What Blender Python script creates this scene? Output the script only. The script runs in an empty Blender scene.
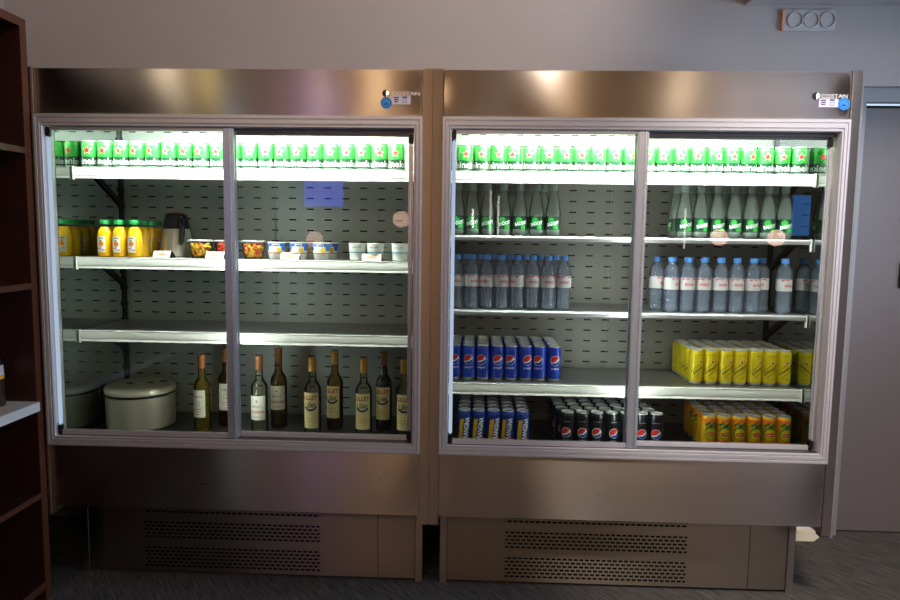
import bpy, bmesh, math, random
from mathutils import Vector, Matrix
random.seed(7)
C = bpy.context.scene.collection
sc = bpy.context.scene
PI = math.pi

# ------------------------------------------------------------------ materials
def lin(c):
    return tuple((v / 255 / 12.92) if v / 255 <= 0.04045 else ((v / 255 + 0.055) / 1.055) ** 2.4 for v in c) + (1.0,)

class NT:
    def __init__(s, name):
        s.m = bpy.data.materials.new(name); s.m.use_nodes = True
        s.t = s.m.node_tree; s.t.nodes.clear()
        s.out = s.n('ShaderNodeOutputMaterial')
    def n(s, typ, **kw):
        nd = s.t.nodes.new(typ)
        for k, v in kw.items():
            if k.startswith('i_'):
                nd.inputs[k[2:].replace('_', ' ')].default_value = v
            else:
                setattr(nd, k, v)
        return nd
    def l(s, a, b): s.t.links.new(a, b)
    def math(s, op, a, b=None, clamp=False):
        nd = s.n('ShaderNodeMath', operation=op); nd.use_clamp = clamp
        for i, v in enumerate((a, b)):
            if v is None: continue
            if isinstance(v, (int, float)): nd.inputs[i].default_value = v
            else: s.l(v, nd.inputs[i])
        return nd.outputs[0]
    def mixc(s, f, a, b):
        nd = s.n('ShaderNodeMix', data_type='RGBA')
        if isinstance(f, (int, float)): nd.inputs[0].default_value = f
        else: s.l(f, nd.inputs[0])
        for i, v in ((6, a), (7, b)):
            if isinstance(v, tuple): nd.inputs[i].default_value = v
            else: s.l(v, nd.inputs[i])
        return nd.outputs[2]
    def done(s, sh):
        s.l(sh, s.out.inputs[0]); return s.m

def pbr(name, c, rough=.5, metal=0., coat=0., trans=0., ior=1.45, noise=0., nscale=30., emit=0.):
    t = NT(name)
    p = t.n('ShaderNodeBsdfPrincipled')
    col = lin(c)
    if noise:
        tc = t.n('ShaderNodeTexCoord'); nz = t.n('ShaderNodeTexNoise', i_Scale=nscale, i_Detail=4.)
        t.l(tc.outputs['Object'], nz.inputs['Vector'])
        dark = tuple(v * (1 - noise) for v in col[:3]) + (1,)
        lite = tuple(min(1, v * (1 + noise)) for v in col[:3]) + (1,)
        t.l(t.mixc(nz.outputs[0], dark, lite), p.inputs['Base Color'])
    else:
        p.inputs['Base Color'].default_value = col
    p.inputs['Roughness'].default_value = rough
    p.inputs['Metallic'].default_value = metal
    p.inputs['IOR'].default_value = ior
    p.inputs['Coat Weight'].default_value = coat
    p.inputs['Transmission Weight'].default_value = trans
    if emit:
        p.inputs['Emission Color'].default_value = col
        p.inputs['Emission Strength'].default_value = emit
    return t.done(p.outputs[0])

def brushed(name, c, rough=.3, aniso=.85, rotation=.25, wave=0., smear=0., slots=None, grille=None, metal=1.):
    """stainless sheet, brushed along x; wave = buckling of thin sheet, smear = greasy wipe marks"""
    t = NT(name)
    p = t.n('ShaderNodeBsdfPrincipled')
    p.inputs['Metallic'].default_value = metal
    tc = t.n('ShaderNodeTexCoord'); o = tc.outputs['Object']
    mp = t.n('ShaderNodeMapping'); mp.inputs['Scale'].default_value = (.6, 40, 90)
    t.l(o, mp.inputs[0])
    fine = t.n('ShaderNodeTexNoise', i_Scale=1., i_Detail=3.); t.l(mp.outputs[0], fine.inputs['Vector'])
    col = lin(c)
    r = t.math('ADD', t.math('MULTIPLY', fine.outputs[0], .004), rough - .002)
    if smear:
        ms = t.n('ShaderNodeMapping'); ms.inputs['Scale'].default_value = (1.6, 1., 4.5); ms.inputs['Rotation'].default_value = (0, .25, 0)
        t.l(o, ms.inputs[0])
        nz = t.n('ShaderNodeTexNoise', i_Scale=2.2, i_Detail=2.); t.l(ms.outputs[0], nz.inputs['Vector'])
        r = t.math('ADD', r, t.math('MULTIPLY', t.math('SUBTRACT', nz.outputs[0], .5), smear))
    t.l(r, p.inputs['Roughness'])
    metal_in = None
    if slots or grille:
        sp = t.n('ShaderNodeSeparateXYZ'); t.l(o, sp.inputs[0])
        x, z = sp.outputs[0], sp.outputs[2]
    if slots:
        (x0, px, wx), (z0, pz, wz) = slots
        fx = t.math('FRACT', t.math('DIVIDE', t.math('SUBTRACT', x, x0 - 50 * px), px))
        fz = t.math('FRACT', t.math('DIVIDE', t.math('SUBTRACT', z, z0 - 50 * pz), pz))
        hole = t.math('MULTIPLY', t.math('LESS_THAN', fx, wx / px), t.math('LESS_THAN', fz, wz / pz))
    if grille:
        gx0, gx1, bands, pz, px = grille
        row = t.math('FLOOR', t.math('DIVIDE', z, pz))
        off = t.math('MULTIPLY', t.math('MODULO', row, 2.), .5)
        fx = t.math('FRACT', t.math('ADD', t.math('DIVIDE', t.math('ADD', x, 20.), px), off))
        fz = t.math('FRACT', t.math('DIVIDE', z, pz))
        hole = t.math('MULTIPLY', t.math('LESS_THAN', fx, .72), t.math('LESS_THAN', fz, .5))
        inx = t.math('MULTIPLY', t.math('GREATER_THAN', x, gx0), t.math('LESS_THAN', x, gx1))
        zs = None
        for a, b in bands:
            q = t.math('MULTIPLY', t.math('GREATER_THAN', z, a), t.math('LESS_THAN', z, b))
            zs = q if zs is None else t.math('ADD', zs, q)
        hole = t.math('MULTIPLY', hole, t.math('MULTIPLY', inx, zs))
    if slots or grille:
        col = t.mixc(hole, col, lin((9, 9, 10)))
        t.l(t.math('MULTIPLY', t.math('SUBTRACT', 1., hole), metal), p.inputs['Metallic'])
        sl = t.math('MULTIPLY', t.math('SUBTRACT', 1., hole), .5)
        t.l(sl, p.inputs['Specular IOR Level'])
    if isinstance(col, tuple): p.inputs['Base Color'].default_value = col
    else: t.l(col, p.inputs['Base Color'])
    p.inputs['Anisotropic'].default_value = aniso
    p.inputs['Anisotropic Rotation'].default_value = rotation
    tg = t.n('ShaderNodeTangent', direction_type='RADIAL', axis='Z')
    t.l(tg.outputs[0], p.inputs['Tangent'])
    if wave:
        wm = t.n('ShaderNodeMapping'); wm.inputs['Scale'].default_value = (1., 1., .8); t.l(o, wm.inputs[0])
        wn = t.n('ShaderNodeTexNoise', i_Scale=3.2, i_Detail=1.); t.l(wm.outputs[0], wn.inputs['Vector'])
        bp = t.n('ShaderNodeBump', i_Strength=1., i_Distance=wave); t.l(wn.outputs[0], bp.inputs['Height'])
        t.l(bp.outputs[0], p.inputs['Normal'])
    return t.done(p.outputs[0])

def pane_mat(name, tint, ior=1.45, rough=0.):
    t = NT(name)
    tr = t.n('ShaderNodeBsdfTransparent'); tr.inputs[0].default_value = lin(tint)
    gl = t.n('ShaderNodeBsdfGlossy'); gl.inputs['Roughness'].default_value = rough
    fr = t.n('ShaderNodeFresnel', i_IOR=ior)
    mx = t.n('ShaderNodeMixShader'); t.l(fr.outputs[0], mx.inputs[0]); t.l(tr.outputs[0], mx.inputs[1]); t.l(gl.outputs[0], mx.inputs[2])
    return t.done(mx.outputs[0])

def pet(name, c, body, cloud=.1, rough=.04, dent=.0):
    """clear bottle: see-through tinted skin, a little cloudy, with sharp highlights"""
    t = NT(name)
    tr = t.n('ShaderNodeBsdfTransparent'); tr.inputs[0].default_value = lin(c)
    df = t.n('ShaderNodeBsdfTranslucent'); df.inputs[0].default_value = lin(body)
    d2 = t.n('ShaderNodeBsdfDiffuse'); d2.inputs[0].default_value = lin(body)
    m0 = t.n('ShaderNodeMixShader'); m0.inputs[0].default_value = .5; t.l(df.outputs[0], m0.inputs[1]); t.l(d2.outputs[0], m0.inputs[2])
    m1 = t.n('ShaderNodeMixShader'); m1.inputs[0].default_value = cloud; t.l(tr.outputs[0], m1.inputs[1]); t.l(m0.outputs[0], m1.inputs[2])
    gl = t.n('ShaderNodeBsdfGlossy'); gl.inputs['Roughness'].default_value = rough
    fr = t.n('ShaderNodeFresnel', i_IOR=1.36)
    if dent:
        tc = t.n('ShaderNodeTexCoord'); nz = t.n('ShaderNodeTexNoise', i_Scale=70., i_Detail=1.); t.l(tc.outputs['Object'], nz.inputs['Vector'])
        bp = t.n('ShaderNodeBump', i_Strength=1., i_Distance=dent); t.l(nz.outputs[0], bp.inputs['Height'])
        t.l(bp.outputs[0], gl.inputs['Normal']); t.l(bp.outputs[0], fr.inputs['Normal'])
    m2 = t.n('ShaderNodeMixShader'); t.l(fr.outputs[0], m2.inputs[0]); t.l(m1.outputs[0], m2.inputs[1]); t.l(gl.outputs[0], m2.inputs[2])
    return t.done(m2.outputs[0])

def emis(name, c, s):
    t = NT(name); e = t.n('ShaderNodeEmission'); e.inputs[0].default_value = lin(c); e.inputs[1].default_value = s
    return t.done(e.outputs[0])

def wood(name, a, b, rough=.45):
    t = NT(name); p = t.n('ShaderNodeBsdfPrincipled'); tc = t.n('ShaderNodeTexCoord')
    mp = t.n('ShaderNodeMapping'); mp.inputs['Scale'].default_value = (9, 9, 70); t.l(tc.outputs['Object'], mp.inputs[0])
    nz = t.n('ShaderNodeTexNoise', i_Scale=1., i_Detail=5., i_Distortion=.6); t.l(mp.outputs[0], nz.inputs['Vector'])
    t.l(t.mixc(nz.outputs[0], lin(a), lin(b)), p.inputs['Base Color']); p.inputs['Roughness'].default_value = rough
    return t.done(p.outputs[0])

def carpet_mat():
    t = NT('carpet'); p = t.n('ShaderNodeBsdfPrincipled'); tc = t.n('ShaderNodeTexCoord')
    rot = t.n('ShaderNodeMapping'); rot.inputs['Rotation'].default_value = (0, 0, math.radians(-38)); t.l(tc.outputs['Object'], rot.inputs[0])
    mp = t.n('ShaderNodeMapping'); mp.inputs['Scale'].default_value = (150, 9, 1); t.l(rot.outputs[0], mp.inputs[0])
    nz = t.n('ShaderNodeTexNoise', i_Scale=1., i_Detail=4.); t.l(mp.outputs[0], nz.inputs['Vector'])
    m2 = t.n('ShaderNodeMapping'); m2.inputs['Scale'].default_value = (14, 160, 1); t.l(rot.outputs[0], m2.inputs[0])
    n2 = t.n('ShaderNodeTexNoise', i_Scale=1., i_Detail=3.); t.l(m2.outputs[0], n2.inputs['Vector'])
    cr = t.n('ShaderNodeValToRGB'); cr.color_ramp.elements[0].position = .36; cr.color_ramp.elements[1].position = .68
    t.l(nz.outputs[0], cr.inputs[0])
    c1 = t.mixc(cr.outputs[0], lin((54, 51, 50)), lin((104, 100, 97)))
    c2 = t.mixc(t.math('MULTIPLY', n2.outputs[0], .5), c1, lin((52, 50, 49)))
    t.l(c2, p.inputs['Base Color']); p.inputs['Roughness'].default_value = .95
    bp = t.n('ShaderNodeBump', i_Strength=.4, i_Distance=.003); t.l(nz.outputs[0], bp.inputs['Height']); t.l(bp.outputs[0], p.inputs['Normal'])
    return t.done(p.outputs[0])

M = {}
M['wall'] = pbr('wall_paint', (163, 156, 155), .8, noise=.04, nscale=3)
M['wall_dark'] = pbr('rear_wall_paint', (186, 166, 146), .8)
M['ceiling'] = pbr('ceiling_paint', (170, 150, 130), .85)
M['door'] = pbr('door_paint', (108, 104, 107), .55, noise=.03, nscale=5)
M['doortrim'] = pbr('door_trim_paint', (132, 134, 140), .5)
M['darkgap'] = pbr('dark_gap', (30, 32, 38), .7)
M['carpet'] = carpet_mat()
M['steel'] = brushed('stainless_sheet', (196, 188, 178), .28, .95, .25, smear=.03)
M['steel_front'] = brushed('stainless_front', (196, 188, 178), .28, 1., .25, smear=.03)
M['steel_kick'] = brushed('stainless_kick', (176, 166, 150), .3, .95, .25, smear=.04)
M['steel_in'] = brushed('stainless_lining', (208, 210, 208), .36, .5, .25, metal=.3)
M['mirror_in'] = pbr('polished_lining', (186, 194, 192), .05, 1.)
M['alu'] = pbr('aluminium_profile', (204, 200, 202), .42, .5)
M['alu_stile'] = pbr('aluminium_stile', (206, 212, 222), .3, .7)
M['alu_dark'] = pbr('aluminium_track', (96, 94, 98), .4, .7)
M['alu_bright'] = pbr('aluminium_edge', (226, 232, 238), .25, .8)
M['black'] = pbr('black_plastic', (16, 17, 20), .4)
M['black_metal'] = pbr('black_bracket', (22, 22, 24), .5, .3)
M['rail'] = pbr('cream_price_rail', (232, 230, 220), .35)
M['shelf'] = pbr('shelf_plate', (150, 150, 146), .32, .7)
M['pane'] = pane_mat('door_glass', (244, 250, 250), 1.42)
M['tube'] = emis('fluorescent_tube', (250, 255, 246), 225.)
M['socket'] = pbr('grey_white_plastic', (176, 172, 172), .45)
M['led_edge'] = emis('led_edge_lamp', (206, 226, 255), .62)  # glow put into the door edge profile's colour, not a known lamp
M['led'] = emis('mullion_lamp', (250, 253, 246), 34.)  # for the added tube behind the centre stile
M['deck'] = pbr('dark_deck', (74, 74, 70), .4, .5)
M['white'] = pbr('white_plastic', (228, 226, 220), .4)
M['paper_grey'] = pbr('paper_label_grey', (216, 212, 212), .6)
M['paper'] = pbr('paper_label', (226, 222, 208), .6)
M['chrome'] = pbr('chrome', (225, 222, 220), .12, 1.)
M['letter'] = pbr('bright_letter', (232, 222, 216), .3, .2)
M['bluest'] = pbr('blue_sticker', (52, 140, 214), .4)
M['blued'] = pbr('blue_sticker_print', (24, 84, 168), .4)
M['sticker'] = pbr('grey_white_sticker', (206, 202, 212), .45)
M['purple'] = pbr('purple_print', (84, 60, 110), .5)
M['wood'] = wood('mahogany_laminate', (36, 13, 7), (58, 22, 12))
M['wood_edge'] = wood('mahogany_edge', (70, 35, 20), (88, 48, 30))
M['whitelam'] = pbr('white_laminate', (216, 216, 216), .4)
M['lid'] = pbr('can_lid_aluminium', (224, 226, 222), .32, .55)
M['green'] = pbr('can_green', (52, 168, 62), .3, .25, coat=.3)
M['dgreen'] = pbr('can_dark_green', (8, 58, 30), .35, .1)
M['lgreen'] = pbr('can_pale_green', (150, 214, 140), .35, .1)
M['red'] = pbr('print_red', (218, 44, 34), .4)
M['pwhite'] = pbr('print_white', (236, 236, 232), .45)
M['silver'] = pbr('print_silver', (178, 182, 190), .35, .4)
M['cola'] = pbr('can_blue', (10, 62, 190), .28, .2, coat=.3)
M['cwave'] = pbr('print_blue', (14, 66, 170), .4)
M['navy'] = pbr('can_navy', (20, 52, 134), .3, .2, coat=.3)
M['yel'] = pbr('print_yellow', (240, 190, 24), .4)
M['orange'] = pbr('print_orange', (242, 120, 20), .4)
M['blackcan'] = pbr('can_black', (20, 21, 25), .28, .2, coat=.3)
M['yelcan'] = pbr('can_yellow', (232, 208, 16), .32, .15, coat=.2)
M['ink'] = pbr('print_ink', (44, 38, 24), .5)
M['tea'] = pbr('can_amber_yellow', (226, 172, 20), .32, .15, coat=.2)
M['leaf'] = pbr('print_leaf', (112, 146, 30), .5)
M['dleaf'] = pbr('print_dark_leaf', (30, 96, 48), .5)
M['bluecap'] = pbr('cap_blue', (84, 152, 230), .4)
M['cuplid'] = pet('clear_cup_lid', (252, 252, 252), (236, 238, 236), .55)
M['water'] = pet('water_bottle', (250, 252, 255), (206, 222, 246), .28, .06, .0012)
M['badoit'] = pet('sparkling_bottle', (251, 253, 252), (214, 230, 222), .32, .06, .001)
M['capgrey'] = pbr('cap_pale_green', (150, 168, 160), .4)
M['redtext'] = pbr('print_pink_red', (206, 60, 86), .5)
M['lab_g'] = pbr('label_bottle_green', (8, 58, 38), .4)
M['lab_gb'] = pbr('label_bright_green', (44, 150, 60), .4)
M['juice'] = pbr('orange_juice', (250, 186, 10), .18, coat=.3, noise=.06, nscale=30)
M['greencap'] = pbr('cap_green', (34, 150, 74), .4)
M['clear'] = pane_mat('clear_plastic', (247, 250, 249), 1.12, .08)
M['jug'] = pbr('jug_steel', (214, 208, 196), .38, .65)
M['pot'] = pbr('pot_aluminium', (222, 216, 190), .38, .65)
M['fruit_y'] = pbr('fruit_yellow', (244, 200, 70), .35, noise=.2, nscale=60)
M['fruit_o'] = pbr('fruit_orange', (238, 132, 44), .35, noise=.2, nscale=60)
M['fruit_r'] = pbr('fruit_red', (214, 62, 34), .35, noise=.2, nscale=60)
M['yog'] = pbr('yogurt_pot', (236, 236, 226), .4)
M['yogblue'] = pbr('yogurt_print_blue', (52, 104, 178), .45)
M['yogpale'] = pbr('yogurt_print_pale_blue', (120, 164, 186), .45)
M['card'] = pbr('price_card', (242, 234, 218), .55)
M['cardink'] = pbr('price_card_print', (226, 150, 110), .6)
M['wine_y'] = pet('white_wine_bottle', (242, 226, 140), (200, 172, 50), .10)
M['wine_c'] = pet('clear_wine_bottle', (247, 246, 236), (170, 160, 110), .05)
M['wine_g'] = pet('amber_wine_bottle', (212, 182, 116), (120, 88, 40), .08)
M['wine_r'] = pbr('red_wine_bottle', (26, 10, 14), .06, 0, coat=.6)
M['capsule'] = pbr('copper_capsule', (146, 92, 46), .4, .2)
M['capsule_y'] = pbr('gold_capsule', (186, 138, 52), .4, .2)
M['label_w'] = pbr('label_white', (226, 222, 200), .6)
M['label_y'] = pbr('label_cream_yellow', (232, 218, 150), .6)
M['lred'] = pbr('label_red_print', (176, 52, 24), .5)
M['lnavy'] = pbr('label_navy_print', (48, 44, 84), .5)
M['grey_ink'] = pbr('label_grey_print', (112, 106, 96), .6)
M['brown'] = pbr('jar_contents', (52, 36, 26), .4, coat=.5)
M['foam'] = pbr('white_foam', (240, 234, 214), .8)
M['rubber'] = pbr('grey_seal', (120, 118, 120), .6)

# ------------------------------------------------------------------ mesh helpers
class MB:
    def __init__(s): s.bm = bmesh.new(); s.mats = []
    def mi(s, m):
        if isinstance(m, str): m = M[m]
        if m not in s.mats: s.mats.append(m)
        return s.mats.index(m)
    def merge(s, b, m):
        i = s.mi(m) if m is not None else None
        me = bpy.data.meshes.new('tmp'); b.to_mesh(me); b.free()
        n = len(s.bm.faces); s.bm.from_mesh(me); bpy.data.meshes.remove(me)
        s.bm.faces.ensure_lookup_table()
        if i is not None:
            for f in s.bm.faces[n:]: f.material_index = i
    def box(s, x0, x1, y0, y1, z0, z1, m, bev=0., seg=2):
        b = bmesh.new(); bmesh.ops.create_cube(b, size=1)
        for v in b.verts:
            v.co = ((x0 + x1) / 2 + v.co.x * (x1 - x0), (y0 + y1) / 2 + v.co.y * (y1 - y0), (z0 + z1) / 2 + v.co.z * (z1 - z0))
        if bev: bmesh.ops.bevel(b, geom=b.edges[:], offset=bev, segments=seg, affect='EDGES', clamp_overlap=True)
        s.merge(b, m); return s
    def lathe(s, prof, m, seg=24, c=(0, 0), sx=1., sy=1.):
        """prof: (r, z) or (r, z, material for the band above)"""
        rings = []
        for p in prof:
            r, z = p[0], p[1]
            if r < 1e-6: rings.append([s.bm.verts.new((c[0], c[1], z))])
            else: rings.append([s.bm.verts.new((c[0] + sx * r * math.sin(2 * PI * k / seg), c[1] - sy * r * math.cos(2 * PI * k / seg), z)) for k in range(seg)])
        for j in range(len(prof) - 1):
            mm = prof[j][2] if len(prof[j]) > 2 else m
            i = s.mi(mm); a, b = rings[j], rings[j + 1]
            if len(a) == 1 and len(b) == 1: continue
            for k in range(seg):
                k2 = (k + 1) % seg
                if len(a) == 1: vs = (a[0], b[k2], b[k])
                elif len(b) == 1: vs = (a[k], a[k2], b[0])
                else: vs = (a[k], a[k2], b[k2], b[k])
                s.bm.faces.new(vs).material_index = i
        return s
    def prism(s, poly, axis, a, b, m):
        """poly in the two other axes, extruded along axis"""
        i = s.mi(m)
        def P(u, v, w): return {'x': (w, u, v), 'y': (u, w, v), 'z': (u, v, w)}[axis]
        A = [s.bm.verts.new(P(u, v, a)) for u, v in poly]; B = [s.bm.verts.new(P(u, v, b)) for u, v in poly]
        fs = [s.bm.faces.new(A), s.bm.faces.new(B[::-1])]
        n = len(poly)
        for k in range(n): fs.append(s.bm.faces.new((A[k], B[k], B[(k + 1) % n], A[(k + 1) % n])))
        for f in fs: f.material_index = i
        bmesh.ops.recalc_face_normals(s.bm, faces=fs)
        return s
    def sheet(s, x0, x1, z0, z1, y, A, m, nx=90, nz=14):
        """thin sheet facing -y, held at its edges and pillowed out a few millimetres"""
        i = s.mi(m); V = []
        for a in range(nx + 1):
            u = a / nx; u = .5 - .5 * math.cos(PI * u) if 0 else u
            x = x0 + (x1 - x0) * u; d = min(x - x0, x1 - x); col = []
            for b in range(nz + 1):
                w = b / nz * 2 - 1
                h = A * (1 - w * w) * (1 - math.exp(-d / .05)) + .0003 * (math.sin(5.1 * x + 1.1 * w) + .6 * math.sin(11.7 * x - .8 * w + x0)) * min(1, d / .1) * (1 - w ** 4)
                col.append(s.bm.verts.new((x, y - h, z0 + (z1 - z0) * b / nz)))
            V.append(col)
        for a in range(nx):
            for b in range(nz): s.bm.faces.new((V[a][b], V[a + 1][b], V[a + 1][b + 1], V[a][b + 1])).material_index = i
        return s
    def ico(s, c, r, m, sub=1, sc=(1, 1, 1), jit=0.):
        b = bmesh.new(); bmesh.ops.create_icosphere(b, subdivisions=sub, radius=r)
        for v in b.verts:
            v.co *= 1 + random.uniform(-jit, jit)
            v.co = Vector((c[0] + v.co.x * sc[0], c[1] + v.co.y * sc[1], c[2] + v.co.z * sc[2]))
        s.merge(b, m); return s
    def tube(s, pts, r, m, seg=8):
        pts = [Vector(p) for p in pts]; rings = []; i = s.mi(m)
        for k, p in enumerate(pts):
            d = (pts[min(k + 1, len(pts) - 1)] - pts[max(k - 1, 0)]).normalized()
            u = d.cross(Vector((0.3, 0.2, 1)) if abs(d.z) < .9 else Vector((1, 0, 0))).normalized(); w = d.cross(u)
            rr = r[k] if isinstance(r, (list, tuple)) else r
            rings.append([s.bm.verts.new(p + rr * (math.cos(2 * PI * q / seg) * u + math.sin(2 * PI * q / seg) * w)) for q in range(seg)])
        fs = []
        for a, b in zip(rings, rings[1:]):
            for q in range(seg): fs.append(s.bm.faces.new((a[q], a[(q + 1) % seg], b[(q + 1) % seg], b[q])))
        fs += [s.bm.faces.new(rings[0][::-1]), s.bm.faces.new(rings[-1])]
        for f in fs: f.material_index = i
        bmesh.ops.recalc_face_normals(s.bm, faces=fs)
        return s
    # flat print (2-D bmesh b2) wrapped on a cylinder about z, or laid on a plane facing -y
    def wrap(s, b2, r, z, m, phi=0., rot=0., step=.004, c=(0, 0), taper=None):
        if rot: bmesh.ops.rotate(b2, verts=b2.verts[:], cent=(0, 0, 0), matrix=Matrix.Rotation(rot, 3, 'Z'))
        if b2.verts:
            x0 = min(v.co.x for v in b2.verts); x1 = max(v.co.x for v in b2.verts)
            k = math.ceil(x0 / step)
            while k * step < x1:
                bmesh.ops.bisect_plane(b2, geom=b2.verts[:] + b2.edges[:] + b2.faces[:], dist=1e-6, plane_co=(k * step, 0, 0), plane_no=(1, 0, 0)); k += 1
        for v in b2.verts:
            u, w = v.co.x, v.co.y
            rr = r if taper is None else taper(z + w)
            a = phi + u / r
            v.co = (c[0] + rr * math.sin(a), c[1] - rr * math.cos(a), z + w)
        s.merge(b2, m); return s
    def flat(s, b2, x, y, z, m, slope=0.):
        for v in b2.verts: v.co = (x + v.co.x, y + v.co.y * slope, z + v.co.y)
        s.merge(b2, m); return s
    def build(s, name, parent=None, loc=(0, 0, 0), ang=38, recalc=False):
        if recalc: bmesh.ops.recalc_face_normals(s.bm, faces=s.bm.faces[:])
        me = bpy.data.meshes.new(name); s.bm.to_mesh(me); s.bm.free()
        for m in s.mats: me.materials.append(m)
        for p in me.polygons: p.use_smooth = True
        me.set_sharp_from_angle(angle=math.radians(ang))
        o = bpy.data.objects.new(name, me); C.objects.link(o); o.location = loc
        if parent: o.parent = parent
        return o

TXT = {}
def text2(s, width=None, height=None, shear=0., bold=.012):
    key = (s, bold)
    if key not in TXT:
        cu = bpy.data.curves.new('t', 'FONT'); cu.body = s; cu.offset = bold; cu.align_x = 'CENTER'; cu.align_y = 'CENTER'; cu.resolution_u = 2
        o = bpy.data.objects.new('t', cu); C.objects.link(o)
        dg = bpy.context.evaluated_depsgraph_get(); dg.update()
        TXT[key] = bpy.data.meshes.new_from_object(o.evaluated_get(dg))
        bpy.data.objects.remove(o); bpy.data.curves.remove(cu)
    b = bmesh.new(); b.from_mesh(TXT[key])
    xs = [v.co.x for v in b.verts]; ys = [v.co.y for v in b.verts]
    w, h = max(xs) - min(xs), max(ys) - min(ys)
    cx, cy = (max(xs) + min(xs)) / 2, (max(ys) + min(ys)) / 2
    kx = width / w if width else height / h; ky = height / h if height else kx
    for v in b.verts: v.co = ((v.co.x - cx) * kx + shear * (v.co.y - cy) * ky, (v.co.y - cy) * ky, 0)
    for f in b.faces:
        f.normal_update()
        if f.normal.z < 0: f.normal_flip()
    return b
def poly2(pts):
    b = bmesh.new(); f = b.faces.new([b.verts.new((x, y, 0)) for x, y in pts]); f.normal_update()
    if f.normal.z < 0: f.normal_flip()
    return b
def rect2(w, h, cx=0., cy=0.): return poly2([(cx - w / 2, cy - h / 2), (cx + w / 2, cy - h / 2), (cx + w / 2, cy + h / 2), (cx - w / 2, cy + h / 2)])
def disc2(r, cx=0., cy=0., n=20, ry=None): return poly2([(cx + r * math.cos(2 * PI * k / n), cy + (ry or r) * math.sin(2 * PI * k / n)) for k in range(n)])
def star2(r, n=5):
    b = bmesh.new(); o = b.verts.new((0, 0, 0))
    vs = [b.verts.new(((r if k % 2 == 0 else r * .42) * math.sin(PI * k / n), (r if k % 2 == 0 else r * .42) * math.cos(PI * k / n), 0)) for k in range(2 * n)]
    for k in range(2 * n): b.faces.new((o, vs[(k + 1) % (2 * n)], vs[k]))
    return b
def ring2(r0, r1, n=20):
    b = bmesh.new()
    A = [b.verts.new((r0 * math.cos(2 * PI * k / n), r0 * math.sin(2 * PI * k / n), 0)) for k in range(n)]
    B = [b.verts.new((r1 * math.cos(2 * PI * k / n), r1 * math.sin(2 * PI * k / n), 0)) for k in range(n)]
    for k in range(n): b.faces.new((A[k], B[k], B[(k + 1) % n], A[(k + 1) % n]))
    return b

def props(o, label=None, cat=None, group=None, kind=None):
    if label: o['label'] = label
    if cat: o['category'] = cat
    if group: o['group'] = group
    if kind: o['kind'] = kind
    return o
def thing(name, label, cat, loc=(0, 0, 0), rz=0., group=None):
    o = bpy.data.objects.new(name, None); C.objects.link(o); o.location = loc; o.rotation_euler = (0, 0, rz)
    o.empty_display_size = .05
    return props(o, label, cat, group)
def kids(o): return [c for c in C.objects if c.parent == o]
KID = {}
def dup(root, loc, rz, label, group):
    if root.name not in KID: KID[root.name] = [(c, kids(c)) for c in kids(root)]
    r = root.copy(); C.objects.link(r); r.location = loc; r.rotation_euler = (0, 0, rz); props(r, label, group=group)
    for ch, subs in KID[root.name]:
        c = ch.copy(); C.objects.link(c); c.parent = r
        for g in subs:
            d = g.copy(); C.objects.link(d); d.parent = c
    return r
class Line:
    """places one kind of thing again and again: the first call moves the source itself"""
    def __init__(s, src): s.src = src; s.used = False
    def put(s, x, y, z, rz, label, group):
        if not s.used:
            s.used = True; s.src.location = (x, y, z); s.src.rotation_euler = (0, 0, rz); props(s.src, label, group=group); return s.src
        return dup(s.src, (x, y, z), rz, label, group)
ORD = ['first', 'second', 'third', 'fourth', 'fifth', 'sixth', 'seventh', 'eighth', 'ninth', 'tenth', 'eleventh', 'twelfth', 'thirteenth', 'fourteenth', 'fifteenth',
       'sixteenth', 'seventeenth', 'eighteenth', 'nineteenth', 'twentieth', 'twenty-first', 'twenty-second', 'twenty-third', 'twenty-fourth']
def struct(o): o['kind'] = 'structure'; return o

# ------------------------------------------------------------------ the room
WALLY = .72
XL, XR, YB, ZC = -2.13, 2.62, -6.2, 3.4
XW, YW = 5.2, -2.4                                                 # the room is wider further back
b = MB(); b.box(XL - .1, XW + .1, YB - .1, .95, -.05, 0, 'carpet'); struct(b.build('floor'))
b = MB(); b.box(XL - .1, XW + .1, YB - .1, .95, ZC, ZC + .05, 'ceiling'); struct(b.build('ceiling'))
DX0 = 1.80                                                        # opening of the grey door
b = MB(); b.box(XL - .1, DX0, WALLY, .95, 0, ZC, 'wall'); b.box(DX0, XR, WALLY, .95, 2.105, ZC, 'wall'); struct(b.build('wall_back'))
b = MB(); b.box(XL - .1, XL, YB, WALLY, 0, ZC, 'wall'); struct(b.build('wall_left'))
b = MB(); b.box(XL - .1, XW + .1, YB - .1, YB, 0, ZC, 'wall_dark'); struct(b.build('wall_rear'))
# right wall with a tall glazed opening close to the coolers
WY0, WY1, WZ0, WZ1 = -1.35, .45, 1.0, 2.4
b = MB(); b.box(XR, XR + .1, YW, WY0, 0, ZC, 'wall'); b.box(XR + .1, XW, YW - .1, YW, 0, ZC, 'wall'); b.box(XW, XW + .1, YB, YW, 0, ZC, 'wall'); b.box(XR, XR + .1, WY1, .95, 0, ZC, 'wall')
b.box(XR, XR + .1, WY0, WY1, 0, WZ0, 'wall'); b.box(XR, XR + .1, WY0, WY1, WZ1, ZC, 'wall'); struct(b.build('wall_right'))
b = MB(); f = .06
b.box(XR + .03, XR + .08, WY0, WY0 + f, WZ0, WZ1, 'alu_dark'); b.box(XR + .03, XR + .08, WY1 - f, WY1, WZ0, WZ1, 'alu_dark')
b.box(XR + .03, XR + .08, WY0 + f, WY1 - f, WZ0, WZ0 + f, 'alu_dark'); b.box(XR + .03, XR + .08, WY0 + f, WY1 - f, WZ1 - f, WZ1, 'alu_dark')
w = struct(b.build('window_1'))
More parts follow.
